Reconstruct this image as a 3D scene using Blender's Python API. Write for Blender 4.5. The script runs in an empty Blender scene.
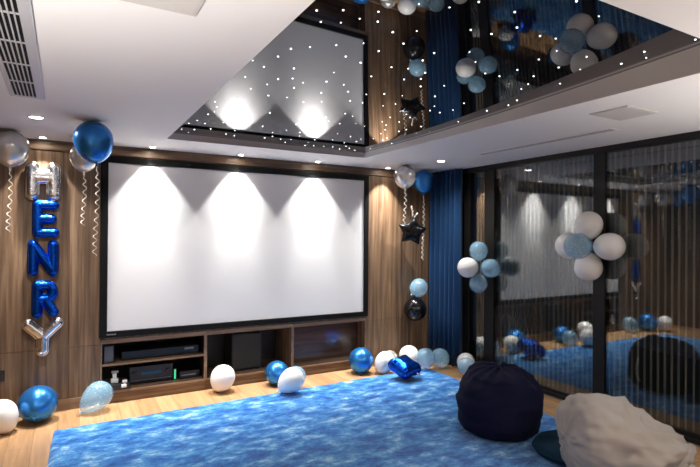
import bpy, bmesh, math, random
from mathutils import Vector, Matrix, noise
R = random.Random(7)
SC = bpy.context.scene
COL = SC.collection
PI = math.pi

# ------------------------------------------------------------------ helpers
def V(*a): return Vector(a)
def lin(r, g, b):
    f = lambda c: (c/255/12.92) if c/255 <= .04045 else ((c/255+.055)/1.055)**2.4
    return (f(r), f(g), f(b), 1)

def obj(name, bm, mat, parent=None, smooth=False, loc=None):
    me = bpy.data.meshes.new(name)
    bmesh.ops.recalc_face_normals(bm, faces=bm.faces) if not bm.get('x') else None
    bm.to_mesh(me); bm.free()
    for m in (mat if isinstance(mat, (list, tuple)) else [mat]): me.materials.append(m)
    if smooth:
        for p in me.polygons: p.use_smooth = True
    o = bpy.data.objects.new(name, me); COL.objects.link(o)
    if loc is not None: o.location = loc
    if parent is not None: o.parent = parent
    return o
def new(): return bmesh.new()
def _obj(name, bm, mat, parent=None, smooth=False, loc=None, recalc=True):
    me = bpy.data.meshes.new(name)
    if recalc: bmesh.ops.recalc_face_normals(bm, faces=bm.faces)
    bm.to_mesh(me); bm.free()
    for m in (mat if isinstance(mat, (list, tuple)) else [mat]): me.materials.append(m)
    if smooth:
        for p in me.polygons: p.use_smooth = True
    o = bpy.data.objects.new(name, me); COL.objects.link(o)
    if loc is not None: o.location = loc
    if parent is not None: o.parent = parent
    return o
obj = _obj

def tag(o, label, cat, group=None):
    o['label'] = label; o['category'] = cat
    if group: o['group'] = group
    return o
def thing(name, label, cat, loc=(0, 0, 0), group=None):
    o = bpy.data.objects.new(name, None); COL.objects.link(o); o.location = loc
    o.empty_display_size = .05
    return tag(o, label, cat, group)
def struct(name, bm, mat, parent=None, smooth=False):
    o = obj(name, bm, mat, parent, smooth)
    if parent is None: o['kind'] = 'structure'
    return o

def box(bm, x0, x1, y0, y1, z0, z1, bev=0.0, o=(0, 0, 0), M=None):
    r = bmesh.ops.create_cube(bm, size=1)
    vs = r['verts']
    c = V((x0+x1)/2-o[0], (y0+y1)/2-o[1], (z0+z1)/2-o[2]); s = (abs(x1-x0), abs(y1-y0), abs(z1-z0))
    for v in vs:
        v.co = V(v.co.x*s[0], v.co.y*s[1], v.co.z*s[2]) + c
    if bev:
        es = list({e for v in vs for e in v.link_edges})
        g = bmesh.ops.bevel(bm, geom=es, offset=bev, segments=2, affect='EDGES', profile=.5)
        vs = list({v for f in g['faces'] for v in f.verts} | {v for v in vs if v.is_valid})
    if M is not None:
        for v in vs: v.co = M @ v.co
    return vs

def tube(bm, pts, r, seg=6, cap=True):
    rings = []
    n = len(pts); up = V(.3, .2, 1).normalized()
    for i, p in enumerate(pts):
        d = (pts[min(i+1, n-1)] - pts[max(i-1, 0)]).normalized()
        a = d.cross(up)
        if a.length < 1e-4: a = d.cross(V(1, 0, 0))
        a.normalize(); b = d.cross(a)
        rr = r[i] if isinstance(r, (list, tuple)) else r
        rings.append([bm.verts.new(p + a*rr*math.cos(2*PI*k/seg) + b*rr*math.sin(2*PI*k/seg)) for k in range(seg)])
    for i in range(n-1):
        for k in range(seg):
            bm.faces.new((rings[i][k], rings[i][(k+1) % seg], rings[i+1][(k+1) % seg], rings[i+1][k]))
    if cap:
        bm.faces.new(rings[0][::-1]); bm.faces.new(rings[-1])

def lathe(bm, prof, seg=32, M=None):
    """prof: list of (r, z), r = 0 at an end gives a pole"""
    rings = []
    for r, z in prof:
        if r < 1e-6: rings.append([bm.verts.new((0, 0, z))])
        else: rings.append([bm.verts.new((r*math.cos(2*PI*k/seg), r*math.sin(2*PI*k/seg), z)) for k in range(seg)])
    for a, b in zip(rings, rings[1:]):
        for k in range(seg):
            k2 = (k+1) % seg
            if len(a) == 1 and len(b) == 1: continue
            if len(a) == 1: bm.faces.new((a[0], b[k], b[k2]))
            elif len(b) == 1: bm.faces.new((a[k], b[0], a[k2]))
            else: bm.faces.new((a[k], b[k], b[k2], a[k2]))
    if M is not None:
        for rg in rings:
            for v in rg: v.co = M @ v.co
    return rings

# ------------------------------------------------------------------ materials
def mat(name, col=(.8, .8, .8, 1), rough=.5, metal=0., spec=.5, coat=0., sss=0.):
    m = bpy.data.materials.new(name); m.use_nodes = True
    b = m.node_tree.nodes['Principled BSDF']
    b.inputs['Base Color'].default_value = col
    b.inputs['Roughness'].default_value = rough
    b.inputs['Metallic'].default_value = metal
    b.inputs['Specular IOR Level'].default_value = spec
    b.inputs['Coat Weight'].default_value = coat
    return m
def nt(m): return m.node_tree.nodes, m.node_tree.links, m.node_tree.nodes['Principled BSDF']
def ramp(N, stops):
    r = N.new('ShaderNodeValToRGB')
    while len(r.color_ramp.elements) < len(stops): r.color_ramp.elements.new(.5)
    for e, (p, c) in zip(r.color_ramp.elements, stops): e.position = p; e.color = c
    return r
def coords(N, L, scale, rot=(0, 0, 0), kind='Object'):
    t = N.new('ShaderNodeTexCoord'); mp = N.new('ShaderNodeMapping')
    mp.inputs['Scale'].default_value = scale; mp.inputs['Rotation'].default_value = rot
    L.new(t.outputs[kind], mp.inputs['Vector']); return mp.outputs['Vector']
def noise_n(N, L, vec, scale, detail=4, rough=.55, dist=0.):
    n = N.new('ShaderNodeTexNoise'); n.inputs['Scale'].default_value = scale
    n.inputs['Detail'].default_value = detail; n.inputs['Roughness'].default_value = rough
    n.inputs['Distortion'].default_value = dist
    L.new(vec, n.inputs['Vector']); return n
def bump(N, L, b, h, strength=.2, dist=.01):
    k = N.new('ShaderNodeBump'); k.inputs['Strength'].default_value = strength; k.inputs['Distance'].default_value = dist
    L.new(h, k.inputs['Height']); L.new(k.outputs['Normal'], b.inputs['Normal'])

def wood(name, dark, mid, light, scale, rough=.45):
    m = mat(name, mid, rough); N, L, b = nt(m)
    v = coords(N, L, scale)
    n1 = noise_n(N, L, v, 1.0, 6, .6, .3)
    r = ramp(N, [(.30, dark), (.5, mid), (.70, light)])
    L.new(n1.outputs['Fac'], r.inputs['Fac'])
    v2 = coords(N, L, tuple(s*.22 for s in scale)); n2 = noise_n(N, L, v2, 1.0, 2)
    r2 = ramp(N, [(.3, (.72, .72, .74, 1)), (.7, (1.12, 1.1, 1.06, 1))])
    L.new(n2.outputs['Fac'], r2.inputs['Fac'])
    mx = N.new('ShaderNodeMix'); mx.data_type = 'RGBA'; mx.blend_type = 'MULTIPLY'; mx.inputs['Factor'].default_value = 1
    L.new(r.outputs['Color'], mx.inputs['A']); L.new(r2.outputs['Color'], mx.inputs['B'])
    L.new(mx.outputs['Result'], b.inputs['Base Color'])
    bump(N, L, b, n1.outputs['Fac'], .12, .004)
    return m
WD, WM, WL = lin(76, 57, 42), lin(117, 92, 70), lin(150, 124, 99)
M_wood = wood('vertical_grain_wood', WD, WM, WL, (26, 26, 1.1))
M_woodh = wood('horizontal_grain_wood', WD, WM, WL, (1.1, 26, 26))
M_edge = wood('cabinet_edge_wood', lin(112, 90, 72), lin(138, 114, 93), lin(160, 136, 114), (1.1, 26, 26))
M_panel = wood('glossy_panel_wood', lin(58, 44, 36), lin(84, 64, 52), lin(112, 90, 75), (1.0, 12, 14), .2)

def floor_mat():
    m = mat('oak_floor', lin(205, 170, 130), .42); N, L, b = nt(m)
    v = coords(N, L, (1, 1, 1), (0, 0, PI/2))
    br = N.new('ShaderNodeTexBrick'); br.inputs['Scale'].default_value = 1
    br.inputs['Brick Width'].default_value = 1.25; br.inputs['Row Height'].default_value = .16
    br.inputs['Mortar Size'].default_value = .0016; br.inputs['Mortar Smooth'].default_value = .1
    br.inputs['Color1'].default_value = lin(182, 145, 106); br.inputs['Color2'].default_value = lin(164, 127, 90)
    br.inputs['Mortar'].default_value = lin(120, 88, 60); br.offset = .37
    L.new(v, br.inputs['Vector'])
    v2 = coords(N, L, (30, 1.8, 1)); n = noise_n(N, L, v2, 1, 6, .6, .4)
    r = ramp(N, [(.3, (.74, .72, .7, 1)), (.65, (1.1, 1.1, 1.1, 1))]); L.new(n.outputs['Fac'], r.inputs['Fac'])
    mx = N.new('ShaderNodeMix'); mx.data_type = 'RGBA'; mx.blend_type = 'MULTIPLY'; mx.inputs['Factor'].default_value = 1
    L.new(br.outputs['Color'], mx.inputs['A']); L.new(r.outputs['Color'], mx.inputs['B'])
    L.new(mx.outputs['Result'], b.inputs['Base Color'])
    return m
M_floor = floor_mat()
M_ceil = mat('ceiling_paint', (.855, .84, .825, 1), .7)
M_plaster = mat('wall_plaster', (.55, .53, .51, 1), .7)
M_black = mat('black_frame', (.003, .003, .0033, 1), .6, spec=.2)
M_alu = mat('dark_aluminium', (.007, .0065, .006, 1), .5, spec=.3)
M_screen = mat('screen_fabric', (.76, .755, .76, 1), .8, spec=.15)
M_inside = mat('dark_cabinet_lining', (.012, .010, .009, 1), .5)
M_plastic = mat('black_plastic', (.010, .010, .011, 1), .35)
M_plastic2 = mat('charcoal_plastic', (.013, .0135, .015, 1), .35)
M_grille = mat('speaker_grille_cloth', (.030, .030, .030, 1), .85)
M_white = mat('white_plastic', (.75, .75, .74, 1), .35)
M_greyp = mat('grey_plastic', (.28, .30, .33, 1), .35)
M_vent = mat('vent_aluminium', (.62, .63, .65, 1), .35, .3)
M_grey = mat('ceiling_grille_paint', (.60, .57, .545, 1), .75)
M_ribbon = mat('curling_ribbon', (.86, .80, .70, 1), .3)

def mirror_black(name, f0, base=(.003, .003, .004, 1)):
    m = bpy.data.materials.new(name); m.use_nodes = True
    N, L = m.node_tree.nodes, m.node_tree.links; N.clear()
    out = N.new('ShaderNodeOutputMaterial'); g = N.new('ShaderNodeBsdfGlossy'); g.inputs['Roughness'].default_value = .015
    g.inputs['Color'].default_value = (.92, .92, .94, 1)
    d = N.new('ShaderNodeBsdfDiffuse'); d.inputs['Color'].default_value = base
    mx = N.new('ShaderNodeMixShader'); L.new(schlick(N, L, f0), mx.inputs['Fac'])
    L.new(d.outputs[0], mx.inputs[1]); L.new(g.outputs[0], mx.inputs[2]); L.new(mx.outputs[0], out.inputs['Surface'])
    return m
def schlick(N, L, f0):
    ge = N.new('ShaderNodeNewGeometry'); dt = N.new('ShaderNodeVectorMath'); dt.operation = 'DOT_PRODUCT'
    L.new(ge.outputs['Normal'], dt.inputs[0]); L.new(ge.outputs['Incoming'], dt.inputs[1])
    def mth(op, a, bb=None):
        k = N.new('ShaderNodeMath'); k.operation = op
        for i, x in enumerate((a, bb)):
            if x is None: continue
            if isinstance(x, (int, float)): k.inputs[i].default_value = x
            else: L.new(x, k.inputs[i])
        return k.outputs[0]
    a = mth('ABSOLUTE', dt.outputs['Value']); o = mth('SUBTRACT', 1, a); p = mth('POWER', o, 5)
    q = mth('MULTIPLY', p, 1-f0); return mth('ADD', q, f0)
M_mirror = mirror_black('black_stretch_ceiling', .21)
def glass_mat(name, f0, tint):
    m = bpy.data.materials.new(name); m.use_nodes = True
    N, L = m.node_tree.nodes, m.node_tree.links; N.clear()
    out = N.new('ShaderNodeOutputMaterial'); g = N.new('ShaderNodeBsdfGlossy'); g.inputs['Roughness'].default_value = 0.0
    t = N.new('ShaderNodeBsdfTransparent'); t.inputs['Color'].default_value = tint
    mx = N.new('ShaderNodeMixShader'); L.new(schlick(N, L, f0), mx.inputs['Fac'])
    L.new(t.outputs[0], mx.inputs[1]); L.new(g.outputs[0], mx.inputs[2]); L.new(mx.outputs[0], out.inputs['Surface'])
    return m
M_glass = glass_mat('window_glass', .125, (.95, .97, .96, 1))

def balloon_mat(name, col, rough, metal, sheen=None):
    m = mat(name, col, rough, metal); N, L, b = nt(m); return m
M_bwhite = mat('white_latex', (.87, .865, .85, 1), .28)
N_, L_, b_ = nt(M_bwhite); b_.inputs['Subsurface Weight'].default_value = .25; b_.inputs['Subsurface Radius'].default_value = (.03, .03, .03); b_.inputs['Subsurface Scale'].default_value = .5
M_bblue = mat('chrome_blue_latex', (.035, .225, .64, 1), .27, .72)
M_bsilver = mat('silver_latex', (.72, .70, .68, 1), .24, .6)
M_bblack = mat('black_chrome_latex', (.045, .045, .05, 1), .13, .9)
M_fblue = mat('blue_foil', (.004, .085, .62, 1), .16, .92)
M_fsilver = mat('silver_foil', (.84, .84, .85, 1), .13, 1.)
M_fblack = mat('black_foil', (.012, .012, .014, 1), .14, .7)
for m_ in (M_fblue, M_fsilver, M_fblack):
    N_, L_, b_ = nt(m_); v_ = coords(N_, L_, (1, 1, 1)); n_ = noise_n(N_, L_, v_, 38, 3, .5, .8); bump(N_, L_, b_, n_.outputs['Fac'], .35, .008)
def clear_mat():
    m = mat('pearl_clear_blue_latex', lin(170, 208, 228), .2, coat=.6); N, L, b = nt(m)
    v = coords(N, L, (1, 1, 1)); n = noise_n(N, L, v, 70, 2, .6)
    r = ramp(N, [(.50, lin(146, 194, 222)), (.62, lin(165, 206, 228)), (.68, lin(235, 244, 248))]); L.new(n.outputs['Fac'], r.inputs['Fac'])  # whitest flecks: confetti, with its bright highlights put into the colour
    L.new(r.outputs['Color'], b.inputs['Base Color'])
    b.inputs['Alpha'].default_value = .46; b.inputs['Coat Roughness'].default_value = .08
    return m
M_bclear = clear_mat()
def emit(name, col, s):
    m = bpy.data.materials.new(name); m.use_nodes = True; N, L = m.node_tree.nodes, m.node_tree.links; N.clear()
    o = N.new('ShaderNodeOutputMaterial'); e = N.new('ShaderNodeEmission'); e.inputs['Color'].default_value = col; e.inputs['Strength'].default_value = s
    L.new(e.outputs[0], o.inputs['Surface']); return m
M_lens = emit('downlight_lens', (1, .95, .88, 1), 14)
M_lensw = emit('wash_lens', (1, .92, .80, 1), 60)
M_star = emit('fibre_star', (.88, .96, 1, 1), 3.2); M_star.cycles.emission_sampling = 'NONE'
M_led = emit('green_led', (.05, .8, .35, 1), .5); M_led.cycles.emission_sampling = 'NONE'
M_disp = emit('receiver_display', (.12, .3, .55, 1), .06); M_disp.cycles.emission_sampling = 'NONE'

def cloth(name, col, rough=.9, sc=400, sheen=.0):
    m = mat(name, col, rough, spec=.2); N, L, b = nt(m)
    v = coords(N, L, (1, 1, 1)); n = noise_n(N, L, v, sc, 2); bump(N, L, b, n.outputs['Fac'], .15, .002)
    b.inputs['Sheen Weight'].default_value = sheen
    return m
M_navy = cloth('navy_cotton', (.0055, .0058, .026, 1), .9, 300, .0)
M_cream = cloth('cream_cotton', (.40, .365, .335, 1), .9, 300)
M_teal = cloth('dark_teal_cloth', (.006, .030, .060, 1), .8, 300)
M_curtain = cloth('blue_velvet', (.010, .050, .14, 1), .75, 200, .12)
M_strap = mat('white_strap', (.7, .7, .7, 1), .6)

def sheer_mat(name, fac, col):
    m = bpy.data.materials.new(name); m.use_nodes = True; N, L = m.node_tree.nodes, m.node_tree.links; N.clear()
    o = N.new('ShaderNodeOutputMaterial'); d = N.new('ShaderNodeBsdfDiffuse'); d.inputs['Color'].default_value = col
    t = N.new('ShaderNodeBsdfTransparent'); mx = N.new('ShaderNodeMixShader'); mx.inputs['Fac'].default_value = fac
    L.new(t.outputs[0], mx.inputs[1]); L.new(d.outputs[0], mx.inputs[2]); L.new(mx.outputs[0], o.inputs['Surface'])
    return m
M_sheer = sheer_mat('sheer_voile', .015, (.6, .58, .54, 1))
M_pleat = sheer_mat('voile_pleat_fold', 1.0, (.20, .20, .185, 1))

def rug_mat():
    m = mat('tie_dye_plush', lin(60, 130, 215), .95, spec=.1); N, L, b = nt(m)
    v = coords(N, L, (2.6, 4.6, 1)); n = noise_n(N, L, v, 1.9, 10, .74, .2)
    r = ramp(N, [(.35, lin(8, 64, 140)), (.46, lin(24, 106, 186)), (.55, lin(76, 148, 208)), (.64, lin(172, 206, 230))])
    L.new(n.outputs['Fac'], r.inputs['Fac'])
    L.new(r.outputs['Color'], b.inputs['Base Color'])
    v2 = coords(N, L, (1, 1, 1)); n2 = noise_n(N, L, v2, 90, 3, .65); bump(N, L, b, n2.outputs['Fac'], .75, .014)
    b.inputs['Sheen Weight'].default_value = .25
    return m
M_rug = rug_mat()

# ------------------------------------------------------------------ the setting
H = 2.4; XL = -1.5; XG = 3.955; YB = -7.2
SX0, SX1, SZ0, SZ1 = 0.0, 2.889, .619, 2.300

bm = new(); box(bm, XL-.1, XG+.06, YB-.1, .6, -.12, 0); struct('floor', bm, M_floor)
bm = new()
RX0, RX1, RY0, RY1 = .474, 2.459, -4.08, -.636
box(bm, XL-.1, XG+.1, RY1, .6, H, H+.144)
box(bm, XL-.1, XG+.1, YB-.1, RY0, H, H+.144)
box(bm, XL-.1, RX0, RY0, RY1, H, H+.144)
box(bm, RX1, XG+.1, RY0, RY1, H, H+.144)
struct('ceiling', bm, M_ceil)
bm = new()                                      # upstand above the recess edge
box(bm, RX0-.03, RX0, RY0, RY1, H+.144, H+.23); box(bm, RX1, RX1+.03, RY0, RY1, H+.144, H+.23)
box(bm, RX0-.03, RX1+.03, RY0-.03, RY0, H+.144, H+.23); box(bm, RX0-.03, RX1+.03, RY1, RY1+.03, H+.144, H+.23)
struct('trim_2', bm, M_ceil)
# timber wall: separate panels with fine joints, one structure
bm = new()
def wp(x0, x1, z0, z1): box(bm, x0+.0015, x1-.0015, 0, .03, z0+.0015, z1-.0015, .001)
for x0, x1 in ((XL, -.95), (-.95, -.245), (-.245, .011)):
    wp(x0, x1, .10, .555); wp(x0, x1, .555, 2.31)
for x0, x1 in ((2.876, 3.42), (3.42, XG)):
    wp(x0, x1, .10, .555); wp(x0, x1, .555, 2.31)
wp(.011, 2.876, .60, 2.31)
box(bm, XL-.1, .011, .03, .12, 0, H); box(bm, 2.876, XG+.1, .03, .12, 0, H); box(bm, .011, 2.876, .03, .12, .60, H)
struct('wall_front', bm, M_wood)
bm = new(); box(bm, XL, XG, -.014, .03, 2.312, H, .002); struct('trim_1', bm, M_woodh)
bm = new(); box(bm, XL, .0105, -.008, .03, 0, .098, .002); box(bm, 2.8765, XG-.05, -.008, .03, 0, .098, .002); struct('baseboard_front', bm, M_edge)
bm = new(); box(bm, XL-.1, XL, YB, .0, 0, H); struct('wall_left', bm, M_wood)
bm = new(); box(bm, XL-.1, XG+.1, YB-.1, YB, 0, H); struct('wall_back', bm, M_plaster)

# star ceiling
st = thing('star_ceiling', 'glossy black mirror ceiling panel dotted with tiny star lights in the recess', 'ceiling panel', ((RX0+RX1)/2, (RY0+RY1)/2, H+.057))
o3 = st.location
def mz(x, y):                                   # the stretched membrane hangs slightly out of level towards the rear left
    k = max(0, min(1, (-1.0-y)/2.2)); k = k*k*(3-2*k)
    return H + .057 + .0118*max(0, -1.2-y)**2 + .022*(RX1-x)*k
bm = new(); g = []
for j in range(61):
    g.append([bm.verts.new((RX0+(RX1-RX0)*i/30-o3[0], RY0+(RY1-RY0)*j/60-o3[1], mz(RX0+(RX1-RX0)*i/30, RY0+(RY1-RY0)*j/60)-o3[2])) for i in range(31)])
for a, b in zip(g, g[1:]):
    for i in range(30): bm.faces.new((a[i], b[i], b[i+1], a[i+1]))
r_ = bmesh.ops.extrude_face_region(bm, geom=bm.faces[:])
for v in [e for e in r_['geom'] if isinstance(e, bmesh.types.BMVert)]: v.co.z += .004
obj('stretch_panel', bm, M_mirror, st, True)
spots = []
tries = 0
while len(spots) < 190 and tries < 9000:
    tries += 1
    p = (R.uniform(RX0+.04, RX1-.04), R.uniform(RY0+.05, RY1-.03))
    if all((p[0]-q[0])**2+(p[1]-q[1])**2 > .085**2 for q in spots): spots.append(p)
spots.sort(key=lambda p: (p[0]+.28)**2+(p[1]+5.17)**2 if not (p[1] < -3.3 and p[0] < 1.0) else 99)
def starshape(bm, x, y, z, r):
    lathe(bm, [(0, -r*.7), (r*.7, -r*.5), (r, 0)], 8, Matrix.Translation((x, y, z)))
bm0 = new(); starshape(bm0, 0, 0, 0, 0.0043); star0 = None
rest = new()
for i, (x, y) in enumerate(spots):
    loc = V(x, y, mz(x, y)-.0004) - V(*o3)
    if i < 100:
        if star0 is None: star0 = obj('star_light', bm0, M_star, st, loc=loc)
        else:
            c = star0.copy(); c.location = loc; COL.objects.link(c)
            s = R.choice((.7, .85, 1, 1, 1.15)); c.scale = (s, s, s)
    else: starshape(rest, loc.x, loc.y, loc.z, 0.0043*R.choice((.7, .85, 1, 1, 1.15)))
ro = obj('star_light', rest, M_star, st); ro['kind'] = 'stuff'

# glazed right side: frames, panes
fr = new()
def fbox(y0, y1, z0=0, z1=H, x0=XG-.022, x1=XG+.055): box(fr, x0, x1, y0, y1, z0, z1, .004)
fbox(-.632, -.02)
fbox(-1.030, -.880); fbox(-2.372, -2.256); fbox(-4.10, -3.95); fbox(-5.7, -5.55); fbox(YB, YB+.1)
win = struct('window_1', fr, M_alu)
fr = new(); box(fr, XG-.044, XG+.054, YB, -.02, H-.055, H-.001, .003); obj('window_head', fr, M_alu, win)
fr = new(); box(fr, XG-.044, XG+.054, YB, -.02, 0.0, .045, .003)
box(fr, XG-.02, XG+.02, YB, -.6, .045, .075, .003); obj('bottom_rail', fr, M_alu, win)
fr = new(); box(fr, XG-.056, XG-.046, YB, -.62, .001, .012, .002); obj('floor_track', fr, mat('track_metal', (.30, .28, .25, 1), .35, .8), win)
for y0, y1 in ((-.880, -.632), (-2.256, -1.030), (-3.95, -2.372), (-5.55, -4.10), (YB+.1, -5.7)):
    bm = new(); box(bm, XG-.005, XG+.005, y0, y1, .075, H-.055); obj('pane', bm, M_glass, win)
# balcony beyond the glass
bm = new(); box(bm, XG+.06, 7.0, YB-.1, .6, -.14, -.02); struct('floor_balcony', bm, mat('balcony_deck', (.02, .02, .02, 1), .7))
# sheer hanging just outside the panes: thin voile gathered into narrow dense folds
bm = new(); y = -.60; k = 0
rs = random.Random(3)
prev = None
while y > YB+.2:
    d = rs.uniform(-.004, .004); p = .054+d*.8; fw_ = rs.choice((.010, .012, .014))
    lean = rs.uniform(-.002, .002)
    row = []
    for q, xo in ((0, .118), (p-fw_, .112), (p-fw_*.5, .088), (p, .112)):
        row.append((bm.verts.new((XG+xo, y-q+lean*(q > 0), .03)), bm.verts.new((XG+xo, y-q, H-.03))))
    if prev: row[0] = prev
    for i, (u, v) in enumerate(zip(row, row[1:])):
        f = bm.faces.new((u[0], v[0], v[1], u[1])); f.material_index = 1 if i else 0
    prev = row[-1]; y -= p
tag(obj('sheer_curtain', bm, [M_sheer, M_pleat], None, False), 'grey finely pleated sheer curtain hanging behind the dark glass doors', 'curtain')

# blue velvet curtain in the corner
bm = new(); prev = None; n = 150
rows = [.018, .6, 1.3, 2.0, H-.004]
cols = []
for i in range(n+1):
    t = i/n; y = -.022 - .575*t
    col_ = []
    for z in rows:
        am = .054*(1 - .15*(z/H))
        x = 3.83 + am*math.sin(2*PI*t*6.5 + .5*math.sin(9*t) + .12*math.sin(3*z+t*8)) + .010*math.sin(43*t+z*.6)
        col_.append((x, y, z))
    cols.append(col_)
for side in (0, 1):
    g = [[bm.verts.new((x + side*.012, y, z)) for x, y, z in c] for c in cols]
    for a, b in zip(g, g[1:]):
        for j in range(len(rows)-1): bm.faces.new((a[j], b[j], b[j+1], a[j+1]))
    if side == 0: g0 = g
    else:
        for A, B in ((g0[0], g[0]), (g0[-1], g[-1])):
            for j in range(len(rows)-1): bm.faces.new((A[j], A[j+1], B[j+1], B[j]))
        for j in (0, -1):
            for i in range(n): bm.faces.new((g0[i][j], g0[i+1][j], g[i+1][j], g[i][j]))
tag(obj('curtain', bm, M_curtain, None, True), 'floor-length blue velvet curtain gathered in the corner beside the glass doors', 'curtain')

# ------------------------------------------------------------------ projection screen
ps = thing('projection_screen', 'large white fixed projection screen in a black frame on the timber wall', 'projection screen', (1.4445, -.001, SZ0))
o3 = ps.location
bm = new(); fw = .064
def sb(*a, **k): box(bm, *a, o=o3, **k)
sb(SX0, SX0+fw, -.034, -.001, SZ0, SZ1, bev=.004); sb(SX1-fw, SX1, -.034, -.001, SZ0, SZ1, bev=.004)
sb(SX0+fw-.002, SX1-fw+.002, -.034, -.001, SZ1-.060, SZ1, bev=.004); sb(SX0+fw-.002, SX1-fw+.002, -.034, -.001, SZ0, SZ0+.058, bev=.004)
obj('frame', bm, M_black, ps)
bm = new(); sb(SX0+fw-.004, SX1-fw+.004, -.022, -.012, SZ0+.054, SZ1-.056); obj('screen_surface', bm, M_screen, ps)
bm = new(); x = .062
for w, h in ((.007, .012), (.007, .009), (.006, .009), (.008, .009), (.004, .012), (.007, .009), (.007, .009), (.006, .012)):
    sb(x, x+w, -.0352, -.0335, SZ0+.024, SZ0+.024+h); x += w+.0035
obj('logo', bm, M_greyp, ps)

# ------------------------------------------------------------------ media cabinet units
T = .015
def unit(label, x0, x1, depth, backmat, sidemat, shelf=None, sideR=None):
    u = thing('media_cabinet', label, 'cabinet', ((x0+x1)/2, .2, 0), 'open cabinet units under the screen')
    o3 = u.location
    D = .52
    def P(nm, m, *a, bev=.0015):
        bm = new(); box(bm, *a, bev, o=o3); return obj(nm, bm, m, u)
    P('plinth', M_woodh, x0+.001, x1-.001, .006, .03, 0.001, .094)
    P('bottom_panel', M_edge, x0+.001, x1-.001, -.006, D, .095, .115)
    P('top_panel', M_edge, x0+.001, x1-.001, -.006, D, .558, .598)
    P('side_panel', sidemat, x0+.001, x0+T, .0, D, .1155, .5575)
    P('side_panel', sideR or sidemat, x1-T, x1-.001, .0, D, .1155, .5575)
    P('edge_strip', M_edge, x0+.001, x0+T, -.006, -.0005, .1155, .5575)
    P('edge_strip', M_edge, x1-T, x1-.001, -.006, -.0005, .1155, .5575)
    P('back_panel', backmat, x0+T+.0005, x1-T-.0005, depth, depth+.012, .1155, .5575)
    if shelf:
        P('shelf', M_edge, x0+T+.0005, x1-T-.0005, -.004, depth-.002, *shelf)
unit('two-tier open cabinet unit holding dark electronics, left under the screen', .012, .972, .46, M_inside, M_inside, (.349, .367))
unit('open cabinet unit holding the black subwoofer, middle under the screen', .972, 1.927, .48, M_inside, M_wood)
unit('open cabinet unit with bare grained wooden back, right under the screen', 1.927, 2.875, .17, M_panel, M_wood)

# electronics
def gear(nm, label, cat, loc, parts, group=None):
    t = thing(nm, label, cat, loc, group)
    for pn, m, fn in parts:
        bm = new(); fn(bm); obj(pn, bm, m, t)
    return t
ZB = .116
def f_rec(bm): box(bm, -.2, .2, -.13, .13, .012, .17, .004)
def foot_at(sx, sy): return ('foot', M_plastic, lambda bm: box(bm, sx-.018, sx+.018, sy-.018, sy+.018, 0, .0122, .002))
def f_knob(bm): lathe(bm, [(0, .0), (.026, 0), (.024, .018), (0, .018)], 20, Matrix.Translation((.155, -.13, .10)) @ Matrix.Rotation(PI/2, 4, 'X'))
def f_knob2(bm): lathe(bm, [(0, .0), (.026, 0), (.024, .018), (0, .018)], 20, Matrix.Translation((-.155, -.13, .10)) @ Matrix.Rotation(PI/2, 4, 'X'))
gear('av_receiver', 'wide black receiver with dim blue display on the lower shelf', 'receiver', (.475, .24, ZB), [
    ('housing', M_plastic2, f_rec), ('knob', M_plastic, f_knob), ('knob', M_plastic, f_knob2), foot_at(-.16, -.1), foot_at(.16, -.1), foot_at(-.16, .1), foot_at(.16, .1),
    ('display', M_disp, lambda bm: box(bm, -.09, .09, -.133, -.1305, .085, .115)),
    ('front_strip', M_greyp, lambda bm: box(bm, -.19, .19, -.132, -.1303, .036, .040))])
gear('led_bar', 'slim upright box with glowing green light strip beside the receiver', 'electronics', (.695, .15, ZB), [
    ('housing', M_plastic, lambda bm: box(bm, -.016, .016, -.05, .05, 0, .115, .003)),
    ('light_strip', M_led, lambda bm: box(bm, -.007, .007, -.053, -.0505, .010, .105))])
gear('media_player', 'low black media box at the right end of the lower shelf', 'electronics', (.84, .2, ZB), [
    ('housing', M_plastic2, lambda bm: box(bm, -.1, .1, -.1, .1, 0, .075, .004)),
    ('front_panel', M_greyp, lambda bm: box(bm, -.085, .06, -.103, -.1005, .03, .042))])
gear('disc_player', 'long black disc player on the upper shelf', 'disc player', (.56, .2, .3675), [
    ('housing', M_plastic2, lambda bm: box(bm, -.36, .36, -.13, .13, .006, .085, .004)),
    ('foot', M_plastic, lambda bm: box(bm, -.32, -.28, -.1, .1, 0, .0062)), ('foot', M_plastic, lambda bm: box(bm, .28, .32, -.1, .1, 0, .0062)),
    ('display', M_greyp, lambda bm: box(bm, .22, .31, -.133, -.1305, .052, .070))])
gear('bookshelf_speaker', 'small grey speaker at left end of the upper shelf', 'speaker', (.086, .10, .3675), [
    ('housing', M_plastic2, lambda bm: box(bm, -.045, .045, -.055, .055, 0, .165, .005)),
    ('grille', mat('grey_grille', (.10, .11, .14, 1), .6), lambda bm: box(bm, -.038, .038, -.060, -.0555, .012, .155, .003))])
gear('charging_dock', 'small black dock with white plugs and gadgets on the plinth edge', 'electronics', (.19, .05, ZB), [
    ('base', M_plastic, lambda bm: box(bm, -.09, .07, -.065, .04, 0, .062, .006)),
    ('white_gadget', M_white, lambda bm: (box(bm, -.085, -.02, -.035, .01, .0625, .105, .008), box(bm, -.07, -.035, -.025, .0, .105, .155, .008))),
    ('white_plug', M_white, lambda bm: (box(bm, .0, .045, -.085, -.0655, .025, .055, .006), box(bm, .01, .055, -.06, -.02, .0625, .09, .01))),
    ('screen_cap', M_greyp, lambda bm: box(bm, -.08, -.02, -.03, .0, .156, .176, .005))])
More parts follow.
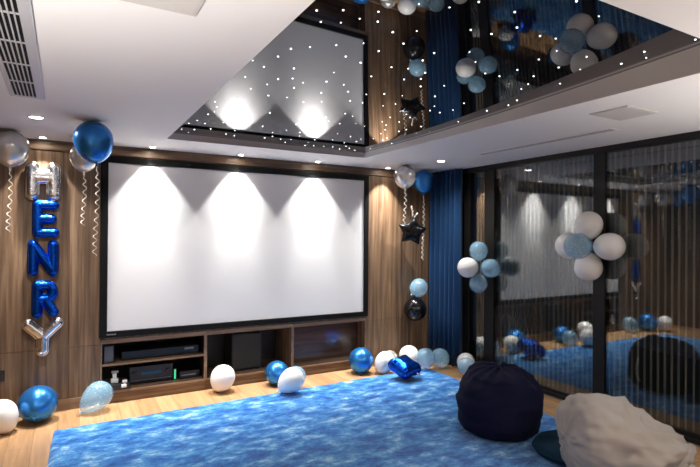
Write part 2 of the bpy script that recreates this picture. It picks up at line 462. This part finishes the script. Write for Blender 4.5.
gear('subwoofer', 'tall black box subwoofer standing inside the middle cabinet unit', 'subwoofer', (1.445, .24, ZB), [
    ('housing', M_plastic, lambda bm: box(bm, -.165, .165, -.12, .16, .012, .40, .006)),
    foot_at(-.13, -.09), foot_at(.13, -.09), foot_at(-.13, .13), foot_at(.13, .13),
    ('grille', M_grille, lambda bm: box(bm, -.155, .155, -.132, -.1205, .022, .39, .006))])

# wall socket at the left edge
gear('wall_socket', 'black wall socket low on the timber wall at the left edge', 'socket', (-.765, -.0005, .32), [
    ('plate', M_plastic, lambda bm: box(bm, -.05, .05, -.010, 0, 0, .095, .004)),
    ('socket_insert', M_plastic2, lambda bm: box(bm, -.032, .032, -.013, -.0105, .018, .077, .003))])

# ------------------------------------------------------------------ ceiling fittings
def vent():
    x0, x1, y0, y1 = -.572, -.392, -3.75, -1.585
    t = thing('air_vent', 'long white linear slot air vent in the left ceiling', 'vent', ((x0+x1)/2, (y0+y1)/2, H))
    o3 = t.location; fz = H-.008
    bm = new()
    box(bm, x0, x0+.022, y0, y1, fz, H-.0003, .002, o=o3); box(bm, x1-.040, x1, y0, y1, fz, H-.0003, .002, o=o3)
    box(bm, x0+.0225, x1-.0405, y0, y0+.03, fz, H-.0003, .002, o=o3); box(bm, x0+.0225, x1-.0405, y1-.02, y1, fz, H-.0003, .002, o=o3)
    obj('frame', bm, M_vent, t)
    bm = new(); box(bm, x0+.0225, x1-.0405, y0+.0305, y1-.0205, H-.0015, H-.0004, o=o3); obj('dark_opening', bm, M_black, t)
    bm = new(); a, b = x0+.0235, x1-.0415; nb = 7
    for i in range(nb):
        x = a + (b-a)*i/(nb-1); box(bm, x-.003, x+.003, y0+.031, y1-.021, fz+.001, H-.0016, o=o3)
    for k in range(1, 7):
        y = y1-.02-k*.33; box(bm, a, b, y-.005, y+.005, fz+.0015, H-.0016, o=o3)
    obj('louvers', bm, M_vent, t)
vent()
def cspk(label, x0, x1, y0, y1):
    t = thing('ceiling_speaker', label, 'speaker', ((x0+x1)/2, (y0+y1)/2, H), 'square flush ceiling speakers'); o3 = t.location
    bm = new(); box(bm, x0, x1, y0, y1, H-.006, H-.0003, .003, o=o3); obj('frame', bm, M_grey, t)
    bm = new(); box(bm, x0+.012, x1-.012, y0+.012, y1-.012, H-.0085, H-.0062, .001, o=o3); obj('grille', bm, M_grey, t)
cspk('square flush ceiling speaker right of the starry recess, above the glass doors', 2.742, 3.078, -3.31, -3.045)
cspk('square flush ceiling speaker left of the starry recess at the top edge', -.142, .140, -3.52, -3.242)
t = thing('slot_diffuser', 'long thin linear air slot in the right ceiling near the glass doors', 'vent', (3.32, -2.15, H)); o3 = t.location
bm = new()
box(bm, 3.262, 3.280, -2.86, -1.43, H-.005, H-.0003, .001, o=o3); box(bm, 3.360, 3.378, -2.86, -1.43, H-.005, H-.0003, .001, o=o3)
box(bm, 3.2805, 3.3595, -2.86, -2.845, H-.005, H-.0003, .001, o=o3); box(bm, 3.2805, 3.3595, -1.445, -1.43, H-.005, H-.0003, .001, o=o3); obj('frame', bm, M_ceil, t)
bm = new(); box(bm, 3.2805, 3.3595, -2.8445, -1.4455, H-.002, H-.0004, o=o3); obj('slot', bm, mat('slot_grey', (.45, .43, .42, 1), .7), t)

def lamp(label, x, y, r, beams, group, lens, color=(1, .96, .91)):
    t = thing('downlight', label, 'ceiling light', (x, y, H), group)
    bm = new(); lathe(bm, [(r*1.30, -.0004), (r*1.30, -.004), (r*1.02, -.006), (r, -.003), (r, -.0004)], 28); obj('trim_ring', bm, M_ceil, t, True)
    bm = new(); lathe(bm, [(0, -.0025), (r*.99, -.0025), (r*.99, -.0006), (0, -.0006)], 24); obj('lens', bm, lens, t)
    for w_, s_, b_ in beams:
        l = bpy.data.lights.new('downlight_beam', 'SPOT'); l.energy = w_; l.spot_size = math.radians(s_); l.spot_blend = b_
        l.shadow_soft_size = r*.8; l.color = color
        lo = bpy.data.objects.new('downlight_beam', l); COL.objects.link(lo); lo.location = (0, 0, -.016); lo.parent = t
    return t
WASH = 'wall washing downlights along the front wall'
for x, lab in ((-.455, 'small recessed downlight over the silver letter balloon'), (.430, 'small recessed downlight over left part of the screen'),
               (1.28, 'small recessed downlight over middle of the screen'), (2.15, 'small recessed downlight over right part of the screen'),
               (3.09, 'small recessed downlight over the timber panel right of the screen')):
    lamp(lab, x, -.14, .024, ((28, 77, .25), (60, 66, 1.0), (75, 40, 1.0)), WASH, M_lensw)
ROOM = 'room downlights in the white ceiling'
lamp('glowing round downlight beside the left air vent', -.466, -.986, .042, ((32, 150, .9),), ROOM, M_lens)
lamp('glowing round downlight in the ceiling corner near the blue curtain', 3.271, -.899, .042, ((32, 150, .9),), ROOM, M_lens)
for x, y in ((-.95, -4.5), (1.0, -4.75), (3.2, -4.6), (-.6, -6.3), (1.4, -6.3), (3.2, -6.3)):  # unseen rear downlights, added as extra room light
    lamp('added round downlight, unseen, in the rear ceiling behind the camera', x, y, .042, ((10, 150, .9),), ROOM, M_lens)

def fill_uplighter(label, x, y, watts):  # lamp added out of view to brighten the ceiling
    t = thing('added_floor_lamp', label, 'added floor lamp', (x, y, 0), 'added uplighter lamps out of view')
    bm = new(); lathe(bm, [(0, 0), (.14, 0), (.14, .015), (.03, .03), (0, .03)], 32); obj('base', bm, M_alu, t, True)
    bm = new(); tube(bm, [V(0, 0, .03), V(0, 0, .5), V(0, 0, .98)], .012, 12); obj('pole', bm, M_alu, t, True)
    bm = new(); lathe(bm, [(0, .98), (.06, .99), (.14, 1.05), (.18, 1.12), (.176, 1.12), (.136, 1.055), (.055, 1.0), (0, .992)], 36); obj('lamp_shade', bm, M_white, t, True)
    l = bpy.data.lights.new('fill_uplight', 'SPOT'); l.energy = watts; l.spot_size = math.radians(150); l.spot_blend = .6; l.shadow_soft_size = .05; l.color = (1, .96, .92)
    lo = bpy.data.objects.new('fill_uplight', l); COL.objects.link(lo); lo.location = (0, 0, 1.10); lo.rotation_euler = (PI, 0, 0); lo.parent = t
fill_uplighter('added white bowl uplighter, unseen, by the left wall just outside the photo', -1.2, -4.4, 125)
fill_uplighter('added white bowl uplighter, unseen, by the glass doors just outside the photo', 3.3, -5.4, 125)

# ------------------------------------------------------------------ rug
def rug():
    c = [V(-.345, -.535, 0), V(3.50, -.40, 0), V(3.42, -3.62, 0), V(-.47, -3.62, 0)]
    bm = new(); nx, ny = 250, 210
    g = []
    for j in range(ny+1):
        row = []
        for i in range(nx+1):
            s, t = i/nx, j/ny
            p = (c[0].lerp(c[1], s)).lerp(c[3].lerp(c[2], s), t)
            e = min(s, 1-s)*3.8; e2 = min(t, 1-t)*3.1; d = min(e, e2)
            h = .022*min(1, (d/.03))**.5 if d < .03 else .022
            h += .004*noise.noise(p*14)*(1 if d > .02 else .2) + .003*noise.noise(p*47)*(1 if d > .01 else 0)
            # rounded far right corner, slightly wavy border
            w = .012*noise.noise(V(p.x*5, p.y*5, 2.0)) if d < .05 else 0
            row.append(bm.verts.new((p.x+w, p.y+w, max(.002, h))))
        g.append(row)
    for a, b in zip(g, g[1:]):
        for i in range(nx): bm.faces.new((a[i], a[i+1], b[i+1], b[i]))
    # underside
    f = [bm.verts.new((p.x, p.y, .001)) for p in c]; bm.faces.new(f)
    return obj('rug', bm, M_rug, None, True, recalc=False)
tag(rug(), 'large plush rug in mottled tie-dye blue on the oak floor', 'rug')

# ------------------------------------------------------------------ balloons
def axis_matrix(axis):
    return V(0, 0, 1).rotation_difference(V(*axis).normalized()).to_matrix().to_4x4()
def body_profile(r, L=1.28, point=1.15, n=22):
    pr = []
    for i in range(n+1):
        th = PI*i/n
        z = math.cos(th); s = math.sin(th)
        if z < 0: pr.append((r*max(s, 0)**point, r*z*L))
        else: pr.append((r*s, r*z))
    pr[0] = (0, r); pr[-1] = (0, -r*L); return pr
def add_balloon(root, c, r, axis, m, L=1.28, point=1.15, nm='body', knot=True):
    M = Matrix.Translation(V(*c)-V(*root.location)) @ axis_matrix(axis)
    bm = new(); lathe(bm, body_profile(r, L, point), 36, M); b = obj(nm, bm, m, root, True)
    if knot:
        bm = new(); z = -r*L
        lathe(bm, [(0, z+.010), (.010, z+.004), (.006, z-.006), (.010, z-.014), (.013, z-.022), (.009, z-.023), (0, z-.016)], 14, M)
        k = obj('knot', bm, m, root, True)
    return b
def ribbon(root, p0, p1, amp=.013, turns=11):
    bm = new(); n = int(turns*10); pts = []
    a, b = V(*p0)-V(*root.location), V(*p1)-V(*root.location)
    for i in range(n+1):
        t = i/n; am = amp*min(1, t*6)
        ph = 2*PI*turns*t + .9*math.sin(7*t)
        pts.append(a.lerp(b, t) + V(am*math.cos(ph), am*math.sin(ph), 0) + V(.008*math.sin(5*t), 0, 0))
    tube(bm, pts, .0028, 5); return obj('ribbon', bm, M_ribbon, root, True)

GF = 'loose balloons along the foot of the screen wall'
def low_z(c, r, axis, L):
    # height that makes the tilted balloon rest on the floor
    ax = V(*axis).normalized(); prof = body_profile(1, L, 1.15)
    best = 0
    for rr, z in prof:
        best = min(best, z*ax.z - rr*math.sqrt(max(0, 1-ax.z**2)))
    return -best*r
def floor_balloon(label, x, y, r, axis, m, L=1.28, point=1.15, z=None, floor=0.001, name='balloon'):
    zz = low_z(None, r, axis, L)+floor if z is None else z
    t = thing(name, label, 'balloon', (x, y, floor), GF)
    add_balloon(t, (x, y, zz), r, axis, m, L, point)
    return t
floor_balloon('white balloon at the left edge of the floor by the timber wall', -.705, -.37, .112, (-.35, .15, .9), M_bwhite, 1.42)
floor_balloon('shiny chrome blue balloon on the floor under the letter balloons', -.464, -.205, .148, (.1, .9, .35), M_bblue, 1.15)
floor_balloon('clear pale blue teardrop balloon on the floor at the cabinet left corner', -.005, -.175, .118, (.72, .25, .62), M_bclear, 1.62, 1.35)
floor_balloon('white balloon standing alone in front of the middle cabinet unit', 1.113, -.150, .120, (.30, -.2, .9), M_bwhite, 1.32)
floor_balloon('chrome blue balloon against the plinth behind a white balloon', 1.680, -.165, .124, (.2, .9, .5), M_bblue, 1.15)
floor_balloon('clear pale blue balloon tucked behind the white teardrop balloon', 1.800, -.388, .108, (.4, .5, .6), M_bclear, 1.15, floor=.010)
floor_balloon('white teardrop balloon at the rug edge before a blue balloon', 1.675, -.595, .114, (.66, -.36, .62), M_bwhite, 1.5, 1.3, floor=.029)
floor_balloon('large chrome blue balloon on the floor at the right end of the cabinet', 2.698, -.194, .142, (.35, .5, .7), M_bblue, 1.15)
floor_balloon('white balloon on the floor just left of the blue foil balloon', 2.935, -.345, .112, (.5, -.28, .8), M_bwhite, 1.42)
floor_balloon('white balloon behind a clear balloon near the curtain foot', 3.365, -.215, .121, (.2, .6, .7), M_bwhite, 1.2)
floor_balloon('clear balloon in front of a white one near the curtain foot', 3.412, -.474, .112, (.1, .5, .8), M_bclear, 1.15, floor=.036)
floor_balloon('clear pale blue balloon on the floor at the foot of the blue curtain', 3.655, -.445, .112, (-.2, .3, .8), M_bclear, 1.15)
floor_balloon('small silver balloon half hidden between white balloons by the wall', 3.125, -.150, .095, (.2, .2, .9), M_bsilver, 1.2)
floor_balloon('clear balloon behind the navy bean bag near the glass door', 3.655, -.905, .103, (-.2, .1, .9), M_bclear, 1.15)
floor_balloon('white balloon behind the navy bean bag touching the glass door', 3.80, -.735, .104, (.1, .2, .9), M_bwhite, 1.15)

GC = 'helium balloons under the ceiling'
def helium(label, x, y, r, m, L, rib, lean=(0, 0, 1), zc=None, off=(0, 0)):
    z = H-.003-r if zc is None else zc
    t = thing('balloon', label, 'balloon', (x, y, z-r*L), GC)
    add_balloon(t, (x, y, z), r, lean, m, L)
    if rib:
        k = V(x, y, z) - V(*lean).normalized()*(r*L+.018)
        ribbon(t, k, (k.x+off[0], k.y+off[1], k.z-rib), turns=max(6, int(rib*17)))
    return t
helium('silver balloon on the ceiling at the left edge of the photo', -.668, -.35, .137, M_bsilver, 1.15, .50)
helium('large chrome blue balloon on the ceiling at the screen left corner', -.106, -1.06, .133, M_bblue, 1.3, .66, (-.12, 0, 1))
helium('silver balloon on the ceiling behind the large blue balloon', -.145, -.33, .112, M_bsilver, 1.2, .44, zc=2.235)
helium('silver balloon on the ceiling right of the screen', 3.124, -.44, .124, M_bsilver, 1.2, .38)
helium('blue balloon on the ceiling near the top of the blue curtain', 3.566, -.215, .130, M_bblue, 1.28, .80)
helium('blue balloon on the ceiling outside the left edge, seen in the glass', -.94, -.45, .13, M_bblue, 1.25, .5)

t = thing('balloon', 'clear pale blue balloon above the black one beside the curtain', 'balloon', (3.557, -.15, .80), 'balloons tied by the curtain')
add_balloon(t, (3.562, -.145, .945), .112, (.8, .1, .5), M_bclear, 1.25)
t = thing('balloon', 'black chrome balloon hanging low beside the blue curtain', 'balloon', (3.505, -.16, .53), 'balloons tied by the curtain')
add_balloon(t, (3.505, -.144, .672), .142, (.05, 0, -1), M_bblack, 1.1)

def flower(label, c, rp, rc, off, dz, dy, mp, mc, root_x):
    t = thing('balloon_flower', label, 'balloon flower', (root_x, c[0], c[1]), 'balloon flowers on the glass doors')
    px = XG-.055-rp
    L = 1.18
    k = 1/(1+.0)
    for a, (ay, az) in (('', (0, 1)), ('', (-1, 0)), ('', (0, -1)), ('', (1, 0))):
        add_balloon(t, (px, c[0]+ay*dy, c[1]+az*dz), rp, (.12, ay, az), mp, L, 1.1, 'petal', False)
    add_balloon(t, (px-off, c[0], c[1]), rc, (-1, 0, 0), mc, 1.1, 1.1, 'flower_center', False)
    return t
flower('balloon flower with clear blue petals and white centre on the narrow pane', (-.935, 1.235), .104, .112, .165, .190, .19, M_bclear, M_bwhite, 3.83)
flower('balloon flower with white petals and clear blue centre on the wide pane', (-2.318, 1.503), .118, .116, .150, .192, .205, M_bwhite, M_bclear, 3.82)

# ------------------------------------------------------------------ foil balloons
def foil_mesh(segs, rad, thick, W, Hh, cell=.0045, flange=.006, poly=None):
    """pillow inflated around stroke segments (or inside a polygon): front and back sheets with a flat seam"""
    def dseg(p, a, b):
        ax, ay, bx, by = *a, *b; dx, dy = bx-ax, by-ay; l2 = dx*dx+dy*dy
        t = 0 if l2 == 0 else max(0, min(1, ((p[0]-ax)*dx+(p[1]-ay)*dy)/l2))
        return math.hypot(p[0]-ax-t*dx, p[1]-ay-t*dy)
    if poly:
        E = list(zip(poly, poly[1:]+poly[:1]))
        def sd(p):
            d = min(dseg(p, a, b) for a, b in E); ins = False
            for (x1, y1), (x2, y2) in E:
                if (y1 > p[1]) != (y2 > p[1]) and p[0] < (x2-x1)*(p[1]-y1)/(y2-y1)+x1: ins = not ins
            return -d if ins else d
    else:
        def sd(p): return min(dseg(p, a, b) for a, b in segs)-rad
    nx, ny = int(W/cell)+2, int(Hh/cell)+2
    P = {}
    for j in range(ny+1):
        for i in range(nx+1):
            P[i, j] = ((i/nx-.5)*(W+.02), (j/ny-.5)*(Hh+.02))
    S = {k: sd(p) for k, p in P.items()}
    bm = new(); vf, vb = {}, {}
    def vert(k):
        if k in vf: return
        p, s = P[k], S[k]
        if s > flange:
            e = 1e-3; gx = (sd((p[0]+e, p[1]))-s)/e; gy = (sd((p[0], p[1]+e))-s)/e; l = math.hypot(gx, gy) or 1
            p = (p[0]-gx/l*(s-flange), p[1]-gy/l*(s-flange)); s = flange
        q = max(0, min(1, -s/rad))
        h = thick*math.sqrt(1-(1-q)**2) if s < 0 else 0
        h *= 1 + .03*math.sin(p[0]*150+p[1]*90)*(1-q)
        vf[k] = bm.verts.new((p[0], -h-.0006, p[1])); vb[k] = bm.verts.new((p[0], h+.0006, p[1]))
    cnt = {}
    faces = []
    for j in range(ny):
        for i in range(nx):
            ks = [(i, j), (i+1, j), (i+1, j+1), (i, j+1)]
            if min(S[k] for k in ks) < flange*.999: faces.append(ks)
    for ks in faces:
        for k in ks: vert(k)
        bm.faces.new([vf[k] for k in ks]); bm.faces.new([vb[k] for k in ks][::-1])
        for a, b in zip(ks, ks[1:]+ks[:1]): cnt[(a, b)] = 1
    for (a, b) in cnt:
        if (b, a) not in cnt: bm.faces.new((vf[b], vf[a], vb[a], vb[b]))
    return bm
def arc(cx, cy, r, a0, a1, n=8, sx=1):
    pts = [(cx+sx*r*math.cos(math.radians(a0+(a1-a0)*i/n)), cy+r*math.sin(math.radians(a0+(a1-a0)*i/n))) for i in range(n+1)]
    return list(zip(pts, pts[1:]))
LETTERS = {
 'H': [((-.080, -.112), (-.080, .112)), ((.080, -.112), (.080, .112)), ((-.07, .03), (.07, .03)), ((-.06, .055), (.06, .055))],
 'E': [((-.068, -.12), (-.068, .12)), ((-.068, .12), (.072, .12)), ((-.068, 0), (.05, 0)), ((-.068, -.12), (.075, -.12))],
 'N': [((-.086, -.115), (-.086, .115)), ((.086, -.115), (.086, .115)), ((-.086, .115), (.086, -.115))],
 'R': [((-.07, -.12), (-.07, .12)), ((-.07, .12), (.01, .12)), ((-.07, .0), (.01, .0)), ((.0, .0), (.078, -.12))] + arc(.01, .06, .06, -90, 90),
 'Y': [((-.108, .115), (0, .005)), ((.108, .115), (0, .005)), ((0, .005), (0, -.118))],
}
GL = 'foil letter balloons on the timber wall'
for ch, x, z, rad, m, lab in (('H', -.451, 2.034, .047, M_fsilver, 'silver foil letter H balloon at the top of the letter column'),
                     ('E', -.430, 1.708, .036, M_fblue, 'blue foil letter E balloon under the silver letter H'),
                     ('N', -.445, 1.365, .036, M_fblue, 'blue foil letter N balloon in the middle of the letter column'),
                     ('R', -.427, 1.008, .036, M_fblue, 'blue foil letter R balloon above the silver letter Y'),
                     ('Y', -.442, .675, .041, M_fsilver, 'silver foil letter Y balloon at the bottom of the letter column')):
    kx = {'E': .86, 'N': .88, 'R': .84}.get(ch, 1)
    bm = foil_mesh([((a[0]*kx, a[1]), (b[0]*kx, b[1])) for a, b in LETTERS[ch]], rad, .034, .36, .34)
    t = thing('letter_balloon', lab, 'letter balloon', (x, -.037, z-.16), GL)
    obj('foil_body', bm, m, t, True, loc=(0, 0, .16))
    bm = new(); box(bm, -.013, .013, -.001, .001, -.006, .012)
    obj('filler_tab', bm, m, t, loc=(0 if ch in 'Y' else (-.058 if ch in 'ER' else .076), 0, -.006 if ch != 'Y' else -.002))

def starpoly(ro, ri, n=5, a0=90):
    return [((ro if i % 2 == 0 else ri)*math.cos(math.radians(a0+i*180/n)), (ro if i % 2 == 0 else ri)*math.sin(math.radians(a0+i*180/n))) for i in range(2*n)]
t = thing('foil_star_balloon', 'black foil star balloon hanging in front of the timber wall', 'foil balloon', (3.31, -.33, 1.64), None)
bm = foil_mesh(None, .085, .07, .42, .42, .006, .003, starpoly(.175, .108))
b = obj('foil_body', bm, M_fblack, t, True); b.rotation_euler = (0, math.radians(8), math.radians(-32))
ribbon(t, (3.31, -.33, 1.64+.175), (3.30, -.34, 1.64+.30), .008, 4)
bm = new(); tube(bm, [V(.0, -.03, .15), V(.01, -.045, .175), V(.035, -.05, .21), V(.03, -.04, .235)], [.004, .014, .010, .004], 8); obj('tail', bm, M_fsilver, t, True)

def pillow():
    t = thing('foil_balloon', 'shiny royal blue foil balloon lying on the far edge of the rug', 'foil balloon', (2.955, -.69, .066), None)
    poly = []
    for i in range(40):
        a = 2*PI*i/40; r = .135+.050*abs(math.cos(2*a))**3; poly.append((r*math.cos(a), r*math.sin(a)))
    bm = foil_mesh(None, .11, .092, .40, .40, .006, .004, poly)
    b = obj('foil_body', bm, M_fblue, t, True)
    b.rotation_euler = (math.radians(-72), math.radians(10), math.radians(-30)); b.location = (.0, 0, .088)
    bm = new(); tube(bm, [V(.06, -.13, .05), V(.075, -.155, .03), V(.085, -.175, .006)], [.006, .013, .016], 8); obj('filler_tab', bm, M_fsilver, t, True)
pillow()

# ------------------------------------------------------------------ bean bags
def navy_bag():
    cx, cy = 2.772, -2.24
    t = thing('bean_bag', 'round navy blue bean bag on the rug near the glass doors', 'bean bag', (cx, cy, .03))
    prof = [(0, 0), (.15, 0), (.27, .004), (.318, .03), (.342, .085), (.352, .16), (.352, .24), (.342, .31), (.318, .37), (.275, .42), (.21, .452), (.13, .470), (.05, .474), (0, .472)]
    prof = [(a*.93, b*1.06) for a, b in prof]
    # refine the profile
    P = []
    for (a, b) in zip(prof, prof[1:]):
        for k in range(4): P.append((a[0]+(b[0]-a[0])*k/4, a[1]+(b[1]-a[1])*k/4))
    P.append(prof[-1])
    bm = new(); lathe(bm, P, 120)
    for v in bm.verts:
        v.co.z -= .018*math.exp(-((math.atan2(v.co.y, v.co.x)+1.1)/.25)**2-((math.hypot(v.co.x, v.co.y)-.2)/.1)**2)*(v.co.z > .3)
        p = v.co; a = math.atan2(p.y, p.x); r = math.hypot(p.x, p.y); up = p.z/.47
        f = .022*noise.noise(V(math.cos(a)*1.5, math.sin(a)*1.5, p.z*4)) + .020*noise.noise(V(p.x*4+3, p.y*4, p.z*11)) \
            + .006*noise.noise(V(p.x*12, p.y*12, p.z*30))
        puck = max(0, up-.72)/.28*max(0, min(1, r/.05))*min(1, (.36-r)/.1)
        f2 = .012*puck*math.sin(a*11+1.5*math.sin(a*2))
        k = min(1, p.z/.05)
        if r > 1e-5: v.co.x *= 1+f*k/max(r, .12); v.co.y *= 1+f*k/max(r, .12)
        v.co.z += (f*.6+f2)*k*(up > .3)
        # top leans slightly away and to the right
        v.co.x += .01*up*up
    obj('fabric_body', bm, M_navy, t, True)
    bm = new()
    pts = [V(.335, .06, .10), V(.375, .065, .17), V(.380, .068, .25), V(.345, .068, .335)]
    tube(bm, pts, .009, 8); obj('handle', bm, M_strap, t, True)
navy_bag()

def cream_bag():
    # lying bag: tall blunt end to the left, pinched point to the right (along the camera's right hand side)
    c = V(2.878, -3.222, 0); ax = V(.87, -.49, 0).normalized(); sd = V(.49, .87, 0).normalized()
    t = thing('bean_bag', 'crumpled cream bean bag slumped beside the glass doors', 'bean bag', (c.x, c.y, .034))
    prof = [(-.38, .0, .27), (-.375, .10, .27), (-.362, .16, .27), (-.335, .222, .270), (-.28, .262, .264), (-.2, .268, .252), (-.1, .262, .24), (0, .245, .22),
            (.09, .218, .192), (.17, .200, .185), (.25, .168, .165), (.32, .108, .158), (.375, .060, .168), (.41, .028, .178), (.43, .010, .184), (.436, 0, .186)]
    bm = new(); seg = 96; rings = []
    P = []
    for a, b in zip(prof, prof[1:]):
        for k in range(4): P.append(tuple(a[q]+(b[q]-a[q])*k/4 for q in range(3)))
    P.append(prof[-1])
    for i, (s, r, zc) in enumerate(P):
        if r < 1e-6: rings.append([bm.verts.new((s, 0, zc))]); continue
        ring = []
        for k in range(seg):
            a = 2*PI*k/seg
            ring.append(bm.verts.new((s, r*math.cos(a)*1.02, zc+r*math.sin(a))))
        rings.append(ring)
    for A, B in zip(rings, rings[1:]):
        for k in range(seg):
            k2 = (k+1) % seg
            if len(A) == 1: bm.faces.new((A[0], B[k], B[k2]))
            elif len(B) == 1: bm.faces.new((A[k], B[0], A[k2]))
            else: bm.faces.new((A[k], B[k], B[k2], A[k2]))
    bm.normal_update()
    nv = {v: v.normal.copy() for v in bm.verts}
    for v in bm.verts:
        p = v.co.copy(); a = math.atan2(p.z-.22, p.y)
        tip = max(0, (p.x+.05)/.5)
        f = .022*noise.noise(V(p.x*3.5, a*1.2, 1.3)) + .020*tip*math.sin(a*9+p.x*7+2*noise.noise(p*5)) * (1-.3*tip)
        f += .013*(1-abs(2*noise.noise(V(p.x*6+p.z*4, p.y*4, p.z*9)))) - .006
        f += .005*noise.noise(V(p.x*16, p.y*10, p.z*24))
        for sx_, sa_, se_, am_ in ((2.2, 1.5, .7, .014), (4.0, 2.4, 5.1, .014), (3.2, 4.0, 9.3, .012)):
            n_ = noise.noise(V(p.x*sx_-a*.5, a*sa_+p.x*1.5, se_)); f -= am_*max(0, 1-abs(n_)*7)
        # hump of cloth near the point
        f +=   .032*math.exp(-((p.x-.17)/.045)**2-((a-1.5)/.7)**2) - .016*math.exp(-((p.x-.10)/.03)**2-((a-1.5)/.8)**2) - .034*math.exp(-((p.x+.16-.16*(2.4-a))/.024)**2-((a-1.9)/1.0)**2) - .02*math.exp(-((p.x+.02-.12*(2.4-a))/.018)**2-((a-2.1)/.6)**2) - .020*math.exp(-((p.x-.28-.05*(a-2))/.02)**2-((a-2.4)/.7)**2)
        q = p + nv[v]*f
        if q.z < .0: q.z = 0.0 + .002*max(0, 1+q.z)
        v.co = q
    for v in bm.verts:
        q = v.co; w = ax*q.x + sd*q.y; v.co = V(w.x, w.y, q.z)
    bmesh.ops.smooth_vert(bm, verts=bm.verts, factor=.5, use_axis_x=True, use_axis_y=True, use_axis_z=True)
    obj('fabric_body', bm, M_cream, t, True)
    # loose flap of cloth below the point
    bm = new(); g = []
    for i in range(13):
        row = []
        for j in range(13):
            s = .30+.13*i/12; y = (-.10+.20*j/12)*(1-.6*i/12); z = .105 - .05*(i/12)+.016*math.sin(j*.9+i*.5)+.012*math.sin(i*.8)
            row.append((s, y-.03, z))
        g.append(row)
    vs = [[[bm.verts.new(ax*s+sd*y+V(0, 0, z+d)) for s, y, z in row] for row in g] for d in (0, .018)]
    for L_ in vs:
        for A, B in zip(L_, L_[1:]):
            for j in range(12): bm.faces.new((A[j], A[j+1], B[j+1], B[j]))
    n = 12
    bd = [(0, j) for j in range(n)]+[(i, n) for i in range(n)]+[(n, n-j) for j in range(n)]+[(n-i, 0) for i in range(n)]
    for p, q in zip(bd, bd[1:]+bd[:1]): bm.faces.new((vs[0][p[0]][p[1]], vs[0][q[0]][q[1]], vs[1][q[0]][q[1]], vs[1][p[0]][p[1]]))
    obj('closure_flap', bm, M_cream, t, True)
cream_bag()

def pouf():
    t = thing('floor_cushion', 'round dark teal floor cushion tucked behind the cream bean bag', 'cushion', (2.86, -2.83, .028))
    prof = [(0, 0), (.19, 0), (.235, .018), (.25, .05), (.238, .085), (.20, .105), (.1, .118), (0, .12)]
    P = []
    for a, b in zip(prof, prof[1:]):
        for k in range(3): P.append((a[0]+(b[0]-a[0])*k/3, a[1]+(b[1]-a[1])*k/3))
    P.append(prof[-1])
    bm = new(); lathe(bm, P, 64)
    for v in bm.verts: v.co.z += .006*noise.noise(v.co*9)*(v.co.z > .02)
    obj('cushion_body', bm, M_teal, t, True)
    bm = new(); pts = [V(.251*math.cos(2*PI*k/64), .251*math.sin(2*PI*k/64), .05) for k in range(65)]
    tube(bm, pts, .005, 6, False); obj('piping', bm, M_teal, t, True)
pouf()

# ------------------------------------------------------------------ world, camera, view
w = bpy.data.worlds.new('night'); SC.world = w; w.use_nodes = True
w.node_tree.nodes['Background'].inputs['Color'].default_value = (.35, .42, .55, 1)
w.node_tree.nodes['Background'].inputs['Strength'].default_value = .006

yaw, pit, rol, fpx = .5154, .0051, .0077, 502.82
F = V(math.sin(yaw)*math.cos(pit), math.cos(yaw)*math.cos(pit), math.sin(pit))
R0 = V(math.cos(yaw), -math.sin(yaw), 0); U0 = R0.cross(F)
Rv = R0*math.cos(rol)+U0*math.sin(rol); Uv = U0*math.cos(rol)-R0*math.sin(rol)
cd = bpy.data.cameras.new('camera'); cd.sensor_width = 36; cd.lens = fpx/700*36; cd.clip_start = .02
co = bpy.data.objects.new('camera', cd); COL.objects.link(co)
co.matrix_world = Matrix(((Rv.x, Uv.x, -F.x, -.2794), (Rv.y, Uv.y, -F.y, -5.1704), (Rv.z, Uv.z, -F.z, 1.5758), (0, 0, 0, 1)))
SC.camera = co
SC.view_settings.view_transform = 'Standard'; SC.view_settings.look = 'None'
SC.view_settings.exposure = 1.25; SC.view_settings.gamma = 1.0; SC.view_settings.use_curve_mapping = False
SC.cycles.use_denoising = True
SC.cycles.caustics_reflective = False; SC.cycles.caustics_refractive = False
SC.cycles.sample_clamp_indirect = 6
SC.cycles.max_bounces = 10; SC.cycles.diffuse_bounces = 5; SC.cycles.glossy_bounces = 5; SC.cycles.transparent_max_bounces = 24
